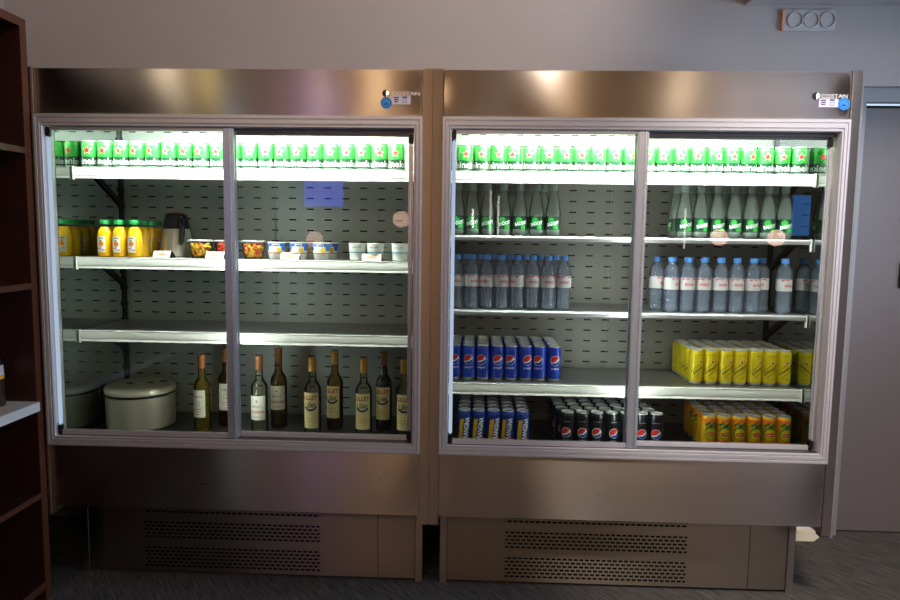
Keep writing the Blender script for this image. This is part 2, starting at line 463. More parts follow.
b = MB(); b.box(XR + .05, XR + .056, WY0 + f, WY1 - f, WZ0 + f, WZ1 - f, 'pane'); b.build('window_glass', w)
# boxed-in soffit at the top right
b = MB(); b.box(1.254, XR, -.25, WALLY, 2.452, ZC, 'wall'); struct(b.build('trim_1'))
# grey door in its frame
b = MB(); b.box(DX0, XR, .745, .785, 2.04, 2.105, 'doortrim', .002); b.box(DX0, DX0 + .03, .745, .785, 0, 2.04, 'doortrim', .002); b.box(XR - .03, XR, .745, .785, 0, 2.04, 'doortrim', .002); struct(b.build('trim_2'))
b = MB(); b.box(DX0 + .03, XR, .83, .90, 2.0, 2.04, 'darkgap'); struct(b.build('trim_3'))
d = MB(); d.box(DX0 + .03, XR, .79, .83, .008, 2.022, 'door', .002); door = struct(d.build('door_1'))
b = MB(); b.box(2.055, 2.085, .778, .79, 1.195, 1.32, 'black_metal', .004); b.build('door_handle', door)

# ------------------------------------------------------------------ coolers
A0, A1, A2, B1, B2, B3 = -1.575, -1.539, -.124, -.052, 1.369, 1.403
ZT, ZH, ZF, ZL, ZS, REC = 2.0, 1.8376, .604, .361, .328, .19
YI, YBK = .5375, .70                                              # inner back wall, outer back
DECK = .595
def frame_ring(mb, x0, x1, z0, z1, wl, wr, wt, wb, prof, m):
    i = mb.mi(m); rings = []
    for t, y in prof:
        a, c, e, g = x0 + wl * t, x1 - wr * t, z0 + wb * t, z1 - wt * t
        rings.append([mb.bm.verts.new(p) for p in ((a, y, e), (c, y, e), (c, y, g), (a, y, g))])
    for r0, r1 in zip(rings, rings[1:]):
        for k in range(4): mb.bm.faces.new((r0[k], r0[(k + 1) % 4], r1[(k + 1) % 4], r1[k])).material_index = i
    bmesh.ops.recalc_face_normals(mb.bm, faces=mb.bm.faces[:])

def cooler(label, x0, x1, pl, pr, shelves, near, grx, kjoint, joint, logo_right):
    """x0..x1 front sheet, pl / pr outer side panels; near = 'l' or 'r': the wall whose inner face the camera sees"""
    r = thing('refrigerated_display_cabinet', label, 'fridge', ((x0 + x1) / 2, 0, 0))
    ox = -(x0 + x1) / 2
    def B(mb, name, parent=None, **k):
        bmesh.ops.translate(mb.bm, verts=mb.bm.verts[:], vec=(ox, 0, 0))
        return mb.build(name, parent or r, **k)
    wl, wr = x0 + (.032 if near == 'l' else .02), x1 - .021 if near == 'r' else x1 - .02
    # outer side panels
    for (a, c) in ((pl, x0), (x1, pr)):
        m = MB(); m.box(a, c, -.002, YBK, ZS, ZT + .004, 'steel', .0025); B(m, 'side_panel')
    if near == 'r':
        m = MB(); m.box(pr, pr + .014, .012, YBK, .314, 1.84, 'rubber', .002); m.box(pr - .03, pr + .001, .012, .05, .314, .3275, 'rubber', .002); B(m, 'edge_strip')
    # header, its print and stickers
    m = MB(); m.box(x0 + .0015, x1 - .0015, .004, .03, ZH, ZT, 'steel_front'); m.sheet(x0 + .0015, x1 - .0015, ZH, ZT, .0042, .0036, 'steel_front'); h = B(m, 'header')
    cx = x1 - .138 if not logo_right else x1 - .128
    m = MB(); m.flat(disc2(.0125, n=20), cx + .006, -.0016, 1.917, 'black'); m.flat(poly2([(.002, -.012), (.0115, -.004), (.012, .004), (.004, .0118), (.0, .002)]), cx + .006, -.0021, 1.917, 'chrome')
    m.flat(text2('COSTAN', .1 if not logo_right else .090, .0135), cx + (.078 if not logo_right else .068), -.0021, 1.9165, 'letter'); B(m, 'logo', h)['label'] = 'chrome brand lettering with round emblem'
    sx = cx + (.062 if not logo_right else .05)
    m = MB(); m.box(sx - .0325, sx + .0325, -.0018, .0016, 1.879, 1.908, 'sticker'); 
    for k in range(3): m.flat(rect2(.019 - .003 * k, .0045), sx - .018, -.0021, 1.902 - .007 * k, 'purple')
    m.flat(rect2(.017, .006), sx + .012, -.0021, 1.903, 'blued')
    for k in range(3): m.flat(rect2(.02, .0012), sx + .012, -.0021, 1.895 - .005 * k, 'purple')
    B(m, 'rating_sticker', h)
    bx, bz = (cx + .008, 1.884) if not logo_right else (x1 - .025, 1.89)
    m = MB(); m.lathe([(0, -.002), (.0205, -.002), (.0205, .0018), (0, .0018)], 'bluest', 28)
    bmesh.ops.rotate(m.bm, verts=m.bm.verts[:], cent=(0, 0, 0), matrix=Matrix.Rotation(PI / 2, 3, 'X')); bmesh.ops.translate(m.bm, verts=m.bm.verts[:], vec=(bx, 0, bz))
    m.flat(ring2(.0145, .0165, 24), bx, -.0024, bz, 'blued'); m.flat(poly2([(-.009, -.007), (.009, -.008), (.004, -.001), (-.006, .0)]), bx, -.0024, bz, 'blued')
    B(m, 'round_sticker', h)['label'] = 'round blue sticker'
    # roof and back
    m = MB(); m.box(x0, x1, .03, YBK, 1.93, ZT - .004, 'steel_in'); B(m, 'roof')
    m = MB(); m.box(x0, x1, YI + .006, YBK - .005, ZL, 1.93, 'steel_in'); B(m, 'rear_housing')
    # inner lining: perforated back sheets, side linings, ceiling, deck
    js = [wl] + [j for j in joint] + [wr]
    for a, c in zip(js, js[1:]):
        m = MB(); m.box(a + .001, c - .001, YI, YI + .005, DECK, 1.93, M['back_' + near]); B(m, 'back_sheet')
    m = MB(); m.box(x0, wl, .062, YI, DECK, 1.93, 'mirror_in'); B(m, 'side_lining')
    m = MB(); m.box(wr, x1, .062, YI, DECK, 1.93, 'mirror_in'); B(m, 'side_lining')
    m = MB(); m.box(wl, wr, .03, YI, 1.915, 1.929, 'white'); B(m, 'inner_ceiling')
    m = MB(); m.box(wl, wr, .062, YI, DECK - .012, DECK, 'deck'); m.box(x0, x1, .03, YI, ZL, DECK - .012, 'steel_in'); B(m, 'deck')
    # lamp in the canopy
    m = MB(); m.tube([(wl + .12, .056, 1.872), (wr - .12, .056, 1.872)], .013, 'tube', 10); lt = B(m, 'lamp_tube')
    for xx in (wl + .05, wr - .12):
        m = MB(); m.box(xx, xx + .07, .036, .076, 1.855, 1.914, 'white', .004); B(m, 'lamp_holder', lt)
    # uprights in the near corner (and far one)
    for xx in (wl + .0045, wr - .0045):
        m = MB(); m.box(xx - .004, xx + .004, YI - .016, YI, DECK, 1.9, 'black_metal')
        z = DECK + .05
        while z < 1.88: m.box(xx - .0044, xx + .0085 if xx < (x0 + x1) / 2 else xx + .0044, YI - .018, YI - .004, z, z + .02, 'black_metal'); z += .0725
        B(m, 'upright')
    # shelves
    for (z, kind) in shelves:
        m = MB(); m.box(wl + .004, wr - .004, .171, YI - .02, z - .012, z, 'shelf', .002)
        sh = B(m, 'shelf')
        m = MB()
        if kind == 'rail':
            pr_ = [(.171, z + .0004), (.165, z + .001), (.161, z - .001), (.163, z - .004), (.1615, z - .006), (.1615, z - .031), (.164, z - .033), (.161, z - .036), (.159, z - .043), (.167, z - .043), (.171, z - .030)]
            m.prism(pr_, 'x', wl + .006, wr - .006, 'rail')
        else:
            pr_ = [(.171, z + .001), (.164, z + .001), (.160, z - .004), (.160, z - .012), (.164, z - .018), (.171, z - .018)]
            m.prism(pr_, 'x', wl + .006, wr - .006, 'alu')
        B(m, 'price_rail' if kind == 'rail' else 'front_bar', sh)
        for q, xx in enumerate((wl, wr - .012)):
            m = MB(); m.box(xx + .0045, xx + .0080, .157, .173, z - (.049 if kind == 'rail' else .045), z + .003, 'rail', .001); B(m, 'rail_clip', sh)
            m = MB(); e = xx + (.004 if q == 0 else .002)
            m.prism([(YI - .016, z - .118), (.385, z - .045), (.345, z - .0125), (.235, z - .0125), (.235, z - .022), (.32, z - .030), (.37, z - .058), (YI - .016, z - .140)], 'x', e, e + .006, 'black_metal'); B(m, 'bracket', sh)
    # lower sheet and recessed base
    m = MB(); m.box(x0 + .0015, x1 - .0015, .004, .03, ZL, ZF + .01, 'steel_front'); m.sheet(x0 + .0015, x1 - .0015, ZL, ZF + .01, .0042, .0022, 'steel_front'); B(m, 'lower_panel')
    base = MB(); base.box(x0 + .03, x1 - .03, REC + .012, YBK - .03, .02, ZL, 'black_metal'); bs = B(base, 'base')
    ka, kb = sorted((kjoint, x0 + .03 if near == 'l' else x0 + .03))
    gm = brushed('grille_sheet_' + near, (176, 166, 150), .3, .95, .25, smear=.04, grille=(grx[0] + ox, grx[1] + ox, ((.0305, .1245), (.1545, .2330), (.2630, .3150)), .0155, .0225))
    m = MB(); m.box(x0 + .03, kjoint - .001, REC, REC + .01, .012, ZL, gm, .0015); B(m, 'grille_panel', bs)
    m = MB(); m.box(kjoint + .001, x1 - .03, REC, REC + .01, .012, ZL, 'steel_kick', .0015); B(m, 'kick_panel', bs)
    for a, c in ((x0, x0 + .028), (x1 - .028, x1)):
        m = MB(); m.box(a, c, REC - .004, YBK - .03, 0, ZL, 'steel', .002); B(m, 'corner_post', bs)
    # aluminium door frame
    ix0, ix1, iz0, iz1 = x0 + .031, x1 - .029, ZF + .036, ZH - .043
    m = MB(); frame_ring(m, x0, x1, ZF, ZH, .031, .029, .043, .036,
        [(0, .03), (0, -.010), (.05, -.013), (.28, -.013), (.32, -.009), (.38, -.009), (.42, -.012), (.70, -.012), (.74, -.007), (.80, -.007), (.86, -.010), (.96, -.010), (1, -.008), (1, .06)], 'alu')
    fr = B(m, 'door_frame')
    mid = (ix0 + ix1) / 2
    m = MB(); m.box(mid - .02, ix1, .026, .058, iz1 - .013, iz1, 'alu_dark', .001); B(m, 'top_track', fr)
    m = MB(); m.box(ix0, ix1, .004, .058, iz0, iz0 + .002, 'alu_dark'); B(m, 'bottom_track', fr)
    lx = mid + (mid - .072) / 2.47 * .05
    m = MB(); m.tube([(lx, .076, iz0 + .06), (lx, .076, iz1 - .03)], .006, 'led', 8); B(m, 'mullion_lamp', fr)  # unseen tube added behind the stile to light the lower shelves
    for q in (0, 1):
        a, c, y0 = ((ix0 + .001, mid + .021, .003), (mid - .021, ix1 - .004, .030))[q]
        y1 = y0 + .018
        zb, ztp = iz0 + .0025, iz1 - (.001 if q == 0 else .0135)
        m = MB(); sx0, sx1 = (c - .04, c) if q == 0 else (a, a + .04)
        m.box(sx0, sx1, y0 - .002, y1, zb, ztp, 'alu_stile', .004); m.box(sx0 + .026, sx0 + .031, y0 - .004, y0, zb, ztp, 'alu_bright', .001); D = B(m, 'sliding_door')
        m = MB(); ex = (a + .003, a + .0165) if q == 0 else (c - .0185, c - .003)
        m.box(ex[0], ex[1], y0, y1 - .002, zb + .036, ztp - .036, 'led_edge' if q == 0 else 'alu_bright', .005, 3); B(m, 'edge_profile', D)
        for zz in (zb + .001, ztp - .036):
            m = MB(); m.box(ex[0] - .001, ex[1] + .001, y0 - .001, y1 - .001, zz, zz + .035, 'black', .003); B(m, 'end_cap', D)
        pa, pc = (a + .012, c - .03) if q == 0 else (a + .03, c - .012)
        m = MB(); m.box(pa, pc, y0 + .006, y0 + .011, zb + .004, ztp - .004, 'pane'); B(m, 'glass_pane', D)
        for zz in (zb, ztp - (.012 if q == 0 else .009)):
            m = MB(); m.box(ex[1] if q == 0 else sx1, sx0 if q == 0 else ex[0], y0 + .001, y1 - .001, zz, zz + (.0185 if zz == zb else .012 if q == 0 else .009), 'alu' if q == 0 or zz == zb else 'alu_dark', .002); B(m, 'door_rail', D)
    return r
M['back_l'] = brushed('perforated_lining_left', (148, 154, 146), .55, 0., 0., metal=.6, slots=((-1.384 + .829, .079, .031), (1.4725, .047, .0055)))  # greenish cast of the door glass reflection put into the lining colour
M['back_r'] = brushed('perforated_lining_right', (156, 156, 148), .55, 0., 0., metal=.6, slots=((.478 - .6585, .079, .031), (1.4725, .047, .0055)))
SL1, SL2, SL3 = 1.6625, 1.311, 1.0195
SR1, SR2, SR3, SR4 = 1.6615, 1.4165, 1.127, .8385
cooler('left stainless display fridge with sliding glass doors, holding juice, yogurts and wine', A1, A2, A0, (A2 + B1) / 2 - .0005,
       [(SL1, 'rail'), (SL2, 'rail'), (SL3, 'rail')], 'l', (-1.276, -.545), -.306, [-.815], False)
cooler('right stainless display fridge with sliding glass doors, holding water bottles and soda cans', B1, B2, (A2 + B1) / 2 + .0005, B3,
       [(SR1, 'rail'), (SR2, 'bar'), (SR3, 'bar'), (SR4, 'rail')], 'r', (.213, .943), 1.191, [.66], True)

GAP = .0006
SL1, SL2, SL3, SR1, SR2, SR3, SR4, DECK = (v + GAP for v in (SL1, SL2, SL3, SR1, SR2, SR3, SR4, DECK))

# ------------------------------------------------------------------ cans
def can_src(name, cat, R, H, body, paint, twist=0.):
    r = thing(name, '', cat)
    m = MB()
    m.lathe([(0, .004, 'lid'), (R * .62, .003, 'lid'), (R * .74, 0, 'lid'), (R * .80, .0005, 'lid'), (R * .97, .010), (R, .014), (R, H - .015), (R * .985, H - .0125), (R * .87, H - .0035), (R * .855, H - .002)], body, 28)
    paint(m); m.build('can_body', r)
    m = MB(); m.lathe([(R * .86, H - .0045), (R * .885, H - .001), (R * .88, H), (R * .85, H - .0005), (R * .83, H - .0055), (R * .78, H - .006), (R * .76, H - .0045), (0, H - .0045)], 'lid', 28)
    lid = m.build('can_lid', r)
    m = MB(); m.box(-.006, .006, -.011, .009, H - .0044, H - .0034, 'lid', .0004, 1); m.build('ring_pull', lid)
    return r
e = .00012
def p_beer(m):
    R = .0314
    m.wrap(rect2(2 * PI * R - 1e-5, .036), R + e, .027, 'dgreen', step=.005)
    m.wrap(text2('Heineken', .138, .026, bold=.022), R + 2 * e, .0275, 'pwhite')
    for ph in (0, PI):
        m.wrap(disc2(.0215, ry=.027, n=24), R + e, .070, 'lgreen', ph) if 0 else None
        m.wrap(star2(.0185), R + e, .069, 'pwhite', ph); m.wrap(star2(.0160), R + 2 * e, .069, 'red', ph)
    for z in (.0935, .0985): m.wrap(rect2(2 * PI * R - 1e-5, .0012), R + e, z, 'lgreen', step=.005)
def globe(m, R, r, z, phi=0., ring='pwhite'):
    n = 14
    m.wrap(disc2(r * 1.08, n=24), R + e, z, ring, phi)
    t0, t1 = math.radians(20), math.radians(200)
    arc = lambda a, b, k: [(r * math.cos(a + (b - a) * q / k), r * math.sin(a + (b - a) * q / k)) for q in range(k + 1)]
    up = arc(math.radians(38), math.radians(205), n); up += [(-.45 * r, -.28 * r), (.1 * r, -.12 * r), (.45 * r, .22 * r)]
    m.wrap(poly2(up), R + 2 * e, z, 'red', phi)
    lo = arc(math.radians(218), math.radians(368), n); lo += [(.6 * r, -.12 * r), (.2 * r, -.42 * r), (-.3 * r, -.52 * r)]
    m.wrap(poly2(lo), R + 2 * e, z, 'cwave', phi)
RS, HS = .0277, .139
def p_cola(m):
    globe(m, RS, .0195, .083); m.wrap(text2('pepsi', .033, .012), RS + e, .0505, 'pwhite')
    m.wrap(text2('330 ml', .022, .005), RS + e, .024, 'pwhite', phi=.95, rot=PI / 2)
    globe(m, RS, .0195, .083, PI); m.wrap(text2('pepsi', .033, .012), RS + e, .0505, 'pwhite', phi=PI)
def p_max(m):
    for ph in (0, PI):
        globe(m, RS, .0185, .060, ph); m.wrap(text2('pepsi', .026, .009), RS + e, .030, 'silver', ph); m.wrap(text2('MAX', .022, .007), RS + e, .0165, 'silver', ph)
        m.wrap(rect2(.03, .0016), RS + e, .104, 'silver', ph)
    for ph in (PI / 2 + .25, -PI / 2 - .25):
        m.wrap(text2('MAX', .085, .012), RS + e, .065, 'silver', ph, rot=PI / 2); m.wrap(rect2(.085, .003), RS + e, .065, 'silver', ph + .32, rot=PI / 2)
def p_soda(m):
    m.wrap(poly2([(-.026, -.055), (-.008, -.055), (.002, .048), (-.014, .045)]), RS + e, .058, 'yel', -.1)
    m.wrap(text2('ORANGINA', .100, .021, bold=.02), RS + 2 * e, .062, 'pwhite', .30, rot=math.radians(82), step=.003)
    m.wrap(disc2(.0095), RS + 3 * e, .022, 'orange', .62)
    m.wrap(text2('ORANGINA', .100, .021, bold=.02), RS + 2 * e, .062, 'pwhite', PI, rot=math.radians(82), step=.003)
def p_tonic(m):
    for ph in (0, PI):
        a = math.radians(40)
        m.wrap(text2('Schweppes', .068, .017, .25, bold=.02), RS + e, .064, 'ink', ph, rot=a)
        for off in (.013, -.013):
            m.wrap(rect2(.07, .0018, 0, off * 1.1), RS + e, .064, 'ink', ph, rot=a)
        m.wrap(disc2(.0062), RS + e, .0915, 'pwhite', ph + .1); m.wrap(disc2(.0048), RS + 2 * e, .0915, 'red', ph + .1)
        m.wrap(rect2(.036, .0012), RS + e, .118, 'ink', ph); m.wrap(rect2(.03, .001), RS + e, .028, 'ink', ph)
def p_tea(m):
    m.wrap(rect2(2 * PI * RS - 1e-5, .012), RS + e, HS - .019, 'orange', step=.005)
    for ph in (0, PI):
        m.wrap(disc2(.0265, ry=.029, n=22), RS + e, .072, 'leaf', ph, step=.003)
        for k in range(6):
            a = .3 + k * .38
            m.wrap(poly2([(-.004, 0), (0, -.006), (.012, 0), (0, .006)]), RS + 2 * e, .102 + .006 * math.sin(k * 2.1), 'dleaf', ph - .75 + .3 * k, rot=.5 + .4 * (k % 3))
        m.wrap(disc2(.0215, ry=.0215, n=22), RS + 2 * e, .068, 'yelcan', ph, step=.003)
        m.wrap(poly2([(-.017, -.004), (-.012, -.0065), (.012, -.0065), (.017, -.004), (.017, .005), (.012, .007), (-.012, .007), (-.017, .005)]), RS + 3 * e, .067, 'red', ph, step=.003)
        m.wrap(text2('Lipton', .025, .0085), RS + 4 * e, .067, 'pwhite', ph, step=.003)
        m.wrap(disc2(.016, ry=.011), RS + 3 * e, .036, 'orange', ph, step=.003); m.wrap(disc2(.009, ry=.006), RS + 4 * e, .03, 'red', ph, step=.003)
beer = Line(can_src('beer_can', 'can', .0314, .108, 'green', p_beer))
jit = lambda a: random.uniform(-a, a)
n = 20
for k in range(n):
    rz = jit(.22) + (.25 if k == 0 else 0)
    beer.put(-1.4735 + k * .06475, .238 + jit(.003), SL1, rz, f'green beer can with red star, {ORD[k]} from left on top shelf of left fridge', 'beer cans on top shelf of left fridge')
for k in range(21):
    beer.put(.0245 + k * .0644 + jit(.0004), .238 + jit(.002), SR1, jit(.34), f'green beer can with red star, {ORD[k]} from left on top shelf of right fridge', 'beer cans on top shelf of right fridge')
ROWS = ['front row', 'second row', 'third row', 'fourth row', 'back row']
def grid(line, text, where, group, x0, px, ncol, y0, py, nrow, z, rz, stag=(0,) * 9, skip=()):
    for rr in range(nrow):
        rw = ROWS[4] if rr == nrow - 1 else ROWS[rr]
        for k in range(ncol):
            if (rr, k) in skip: continue
            line.put(x0 + k * px + stag[rr] + jit(.0006), y0 + rr * py + jit(.0006), z, (rz[k] if rr == 0 and isinstance(rz, (list, tuple)) else jit(.5)), f'{text}, {rw}, {ORD[k]} from left{where}', group)
ctype = 'can'
grid(Line(can_src('cola_can', 'can', RS, HS, 'cola', p_cola)), 'blue cola can with round red white blue emblem', '', 'blue cola cans on fourth shelf of right fridge',
     -.0035, .0571, 8, .252, .0572, 5, SR4, [0, -.05, -.28, .1, -.25, .33, -.3, .12])
grid(Line(can_src('orange_soda_can', 'can', RS, HS, 'navy', p_soda)), 'blue orange-soda can with white vertical lettering', '', 'orange soda cans on bottom deck of right fridge',
     .040, .0572, 5, .168, .0572, 5, DECK, [0, -.1, .12, -.2, .05])
grid(Line(can_src('black_cola_can', 'can', RS, HS, 'blackcan', p_max)), 'black cola can with round emblem', '', 'black cola cans on bottom deck of right fridge',
     .446, .0577, 7, .168, .0572, 5, DECK, [-.3, -.05, -.15, .25, .1, -.05, -.2], stag=(0, -.017, -.02, -.022, -.022, 0))
grid(Line(can_src('tonic_can', 'can', RS, HS, 'yelcan', p_tonic)), 'yellow tonic can with diagonal lettering', '', 'yellow tonic cans on fourth shelf of right fridge',
     .963, .0576, 7, .252, .0572, 5, SR4, [.35, -.1, .3, -.15, .32, 0, -.05])
grid(Line(can_src('iced_tea_can', 'can', RS, HS, 'tea', p_tea)), 'yellow iced tea can with red banner and leaves', '', 'iced tea cans on bottom deck of right fridge',
     .995, .0578, 6, .168, .0580, 5, DECK, [.15, 0, 0, .2, -.05, .1], stag=(0, .004, .004, .004, .004, 0))

# ------------------------------------------------------------------ plastic water bottles
def bottle_evian():
    r = thing('water_bottle', '', 'bottle'); R = .0297
    prof = [(0, .006), (R * .55, .004), (R * .8, 0), (R * .97, .006), (R, .014)]
    z = .02
    while z < .082: prof += [(R, z), (R * .955, z + .005), (R, z + .010)]; z += .0125
    prof += [(R * .97, .089), (R * .97, .136), (R, .139), (R * .99, .152), (R * .95, .163), (R * .83, .175), (R * .62, .185), (.0130, .192), (.0125, .199), (0, .199)]
    m = MB(); m.lathe(prof, 'water', 24); m.build('bottle_body', r, ang=50)
    m = MB(); m.lathe([(R * .985, .0895), (R * .985, .1355)], 'paper_grey', 24)
    for ph in (0, PI):
        m.wrap(text2('evian', .036, .014, bold=.02), R * .985 + e, .112, 'redtext', ph); m.wrap(poly2([(-.03, 0), (-.016, .007), (-.007, .003), (.004, .009), (.016, .004), (.03, 0), (.03, .008), (-.03, .008)]), R * .985 + e, .1255, 'redtext', ph)
    m.build('bottle_label', r)
    m = MB(); m.lathe([(.0125, .1955), (.0148, .1965), (.0148, .213), (.0138, .2145), (0, .2145)], 'bluecap', 20); m.build('bottle_cap', r)
    return r
ev = Line(bottle_evian())
for k, x in enumerate([.0, .060, .1195, .18, .240, .301, .362, .4245]):
    ev.put(x, .236 + jit(.002), SR3, [0, .5, -.4, .3, -.9, .15, .1, .05][k], f'clear water bottle with blue cap, front row, {ORD[k]} from left in left group', 'water bottles, left group on third shelf')
for k in range(7):
    ev.put(.03 + .061 * k, .299, SR3, jit(1), f'clear water bottle behind the front row, {ORD[k]} from left in left group', 'water bottles, left group on third shelf')
for k, x in enumerate([.846, .909, .972, 1.036, 1.099, 1.163, 1.283]):
    ev.put(x, .236 + jit(.002), SR3, [.9, 0, -.2, .15, .05, .3, .3][k], f'clear water bottle with blue cap, front row, {ORD[k]} from left in right group', 'water bottles, right group on third shelf')
for k, x in enumerate([.806, .870, .935, .998, 1.061, 1.124, 1.222, 1.31]):
    ev.put(x, .302 + jit(.002), SR3, jit(1), f'clear water bottle behind the front row, {ORD[k]} from left in right group', 'water bottles, right group on third shelf')

def bottle_badoit():
    r = thing('sparkling_water_bottle', '', 'bottle'); R = .0302
    m = MB(); m.lathe([(0, .010), (R * .5, .006), (R * .72, 0), (R * .93, .005), (R, .016), (R, .024), (R * .975, .026), (R * .975, .078), (R, .080), (R, .090), (R * .96, .100), (R * .86, .118), (R * .74, .137), (R * .60, .157), (R * .47, .173), (.0130, .180), (.0126, .190), (0, .190)], 'badoit', 24); m.build('bottle_body', r, ang=50)
    m = MB(); RL = R * .99; m.lathe([(RL, .0265), (RL, .0775)], 'lab_g', 24)
    for ph in (0, PI):
        m.wrap(disc2(.0125), RL + e, .062, 'lab_gb', ph - .3); m.wrap(rect2(.02, .016), RL + e, .036, 'lab_gb', ph + .35)
        m.wrap(text2('BADOIT', .050, .014, bold=.03), RL + 2 * e, .050, 'pwhite', ph, rot=.2)
    m.build('bottle_label', r)
    m = MB(); m.lathe([(.0128, .1775), (.0146, .178), (.0146, .206), (.0138, .208), (0, .208)], 'capgrey', 20); m.build('bottle_cap', r)
    return r
bd = Line(bottle_badoit())
for k, x in enumerate([0., .0585, .119, .181, .244, .310, .376]):
    bd.put(x, .238, SR2, jit(.15), f'clear sparkling water bottle with green label, front row, {ORD[k]} from left in left group', 'sparkling water bottles, left group on second shelf')
for k in range(6):
    bd.put(.03 + .0625 * k, .300, SR2, 1.6 + jit(.4), f'sparkling water bottle behind the front row, {ORD[k]} from left in left group', 'sparkling water bottles, left group on second shelf')
for k, x in enumerate([.886, .948, 1.012, 1.077, 1.141, 1.206, 1.270]):
    bd.put(x, .238, SR2, jit(.15), f'clear sparkling water bottle with green label, front row, {ORD[k]} from left in right group', 'sparkling water bottles, right group on second shelf')
for k in range(7):
    bd.put(.872 + .0635 * k, .301, SR2, 1.6 + jit(.4), f'sparkling water bottle behind the front row, {ORD[k]} from left in right group', 'sparkling water bottles, right group on second shelf')

# ------------------------------------------------------------------ left fridge, middle shelf
def bottle_juice():
    r = thing('orange_juice_bottle', '', 'bottle'); R = .0285
    m = MB(); m.lathe([(0, .003), (R * .8, 0), (R, .006), (R, .080), (R * .95, .092), (R * .8, .106), (R * .62, .116), (.0150, .121)], 'juice', 24); m.lathe([(.0150, .121), (.0145, .131), (.0150, .134), (0, .134)], 'clear', 20); m.build('bottle_body', r, ang=50)
    m = MB(); m.wrap(rect2(.036, .062), R + e, .051, 'paper', step=.003); m.wrap(disc2(.0105), R + 2 * e, .053, 'orange', .05, step=.003); m.wrap(disc2(.006, ry=.003), R + 3 * e, .066, 'leaf', 0, step=.003)
    m.wrap(rect2(.024, .004), R + 2 * e, .075, 'grey_ink'); m.wrap(rect2(.012, .004), R + 2 * e, .028, 'grey_ink', .35); m.wrap(rect2(.016, .003), R + 2 * e, .034, 'redtext', -.2); m.build('bottle_label', r)
    m = MB(); m.lathe([(.0165, .130), (.0185, .131), (.0185, .147), (.0172, .149), (0, .149)], 'greencap', 22); m.build('bottle_cap', r)
    return r
ju = Line(bottle_juice())
for rr, (y, xs) in enumerate([(.235, (-1.424, -1.3625, -1.301)), (.298, (-1.424, -1.361, -1.299)), (.361, (-1.424, -1.361, -1.298)), (.424, (-1.424, -1.361, -1.298))]):
    for k, x in enumerate(xs):
        ju.put(x, y, SL2, -.12 if rr == 0 else jit(.4), f'orange juice bottle with green cap, {ROWS[rr] if rr < 3 else ROWS[4]}, {ORD[k]} from left on middle shelf', 'orange juice bottles on middle shelf')
# insulated jug
j = thing('insulated_jug', 'stainless insulated jug with black lid and handle beside the orange juice bottles', 'jug', (-1.178, .345, SL2), .5)
m = MB(); m.lathe([(0, 0), (.064, 0), (.068, .004), (.067, .02), (.060, .065), (.053, .104), (.050, .118)], 'jug', 36); m.build('jug_body', j)
m = MB(); m.lathe([(.0505, .116), (.053, .118), (.051, .135), (.045, .165), (.041, .176), (.034, .181), (0, .182)], 'black', 32); m.prism([(-.014, -.05), (.014, -.05), (.008, -.066), (-.008, -.066)], 'z', .15, .172, 'black')
bmesh.ops.rotate(m.bm, verts=m.bm.verts[-8:], cent=(0, 0, 0), matrix=Matrix.Rotation(PI, 3, 'Z')); lid = m.build('jug_lid', j)
m = MB(); m.lathe([(.013, .1815), (.014, .184), (.011, .186), (0, .1865)], 'red', 18); m.build('lid_button', lid)
m = MB(); m.tube([(.012, -.048, .160), (.014, -.074, .152), (.014, -.092, .128), (.013, -.094, .098), (.011, -.085, .068), (.009, -.066, .056)], [.009, .0105, .0115, .0115, .0105, .008], 'black', 10); m.build('jug_handle', j)
# price cards
def card_src():
    r = thing('price_card', '', 'price card')
    m = MB(); m.prism([(-.012, 0), (.024, 0), (.024, .004), (.004, .026), (-.001, .026)], 'x', -.040, .040, 'black'); m.build('card_holder', r)
    m = MB(); s = (.013) / (.026)
    bb = rect2(.077, .026); 
    for v in bb.verts: v.co = (v.co.x, -.0075 + v.co.y * s - .0012, .0138 + v.co.y)
    m.merge(bb, 'card'); bb = disc2(.022, ry=.005, n=18)
    for v in bb.verts: v.co = (v.co.x, -.0075 + v.co.y * s - .0018, .0135 + v.co.y)
    m.merge(bb, 'cardink'); bb = rect2(.04, .0022, 0, .0085)
    for v in bb.verts: v.co = (v.co.x, -.0075 + v.co.y * s - .0018, .0138 + v.co.y)
    m.merge(bb, 'cardink'); m.build('card_face', r)
    return r
pc = Line(card_src())
for (x, rz, lb) in ((-1.181, -.18, 'small white price card on black holder in front of the steel jug'), (-.966, -.12, 'small white price card on black holder between the first two fruit cups'),
                    (-.664, -.08, 'small white price card in front of the blue printed yogurt pots'), (-.338, 0., 'small white price card in front of the plain white yogurt pots')):
    pc.put(x, .222 if x < -1 or x > -.9 else .222, SL2 + .0005, rz, lb, 'price cards on middle shelf')
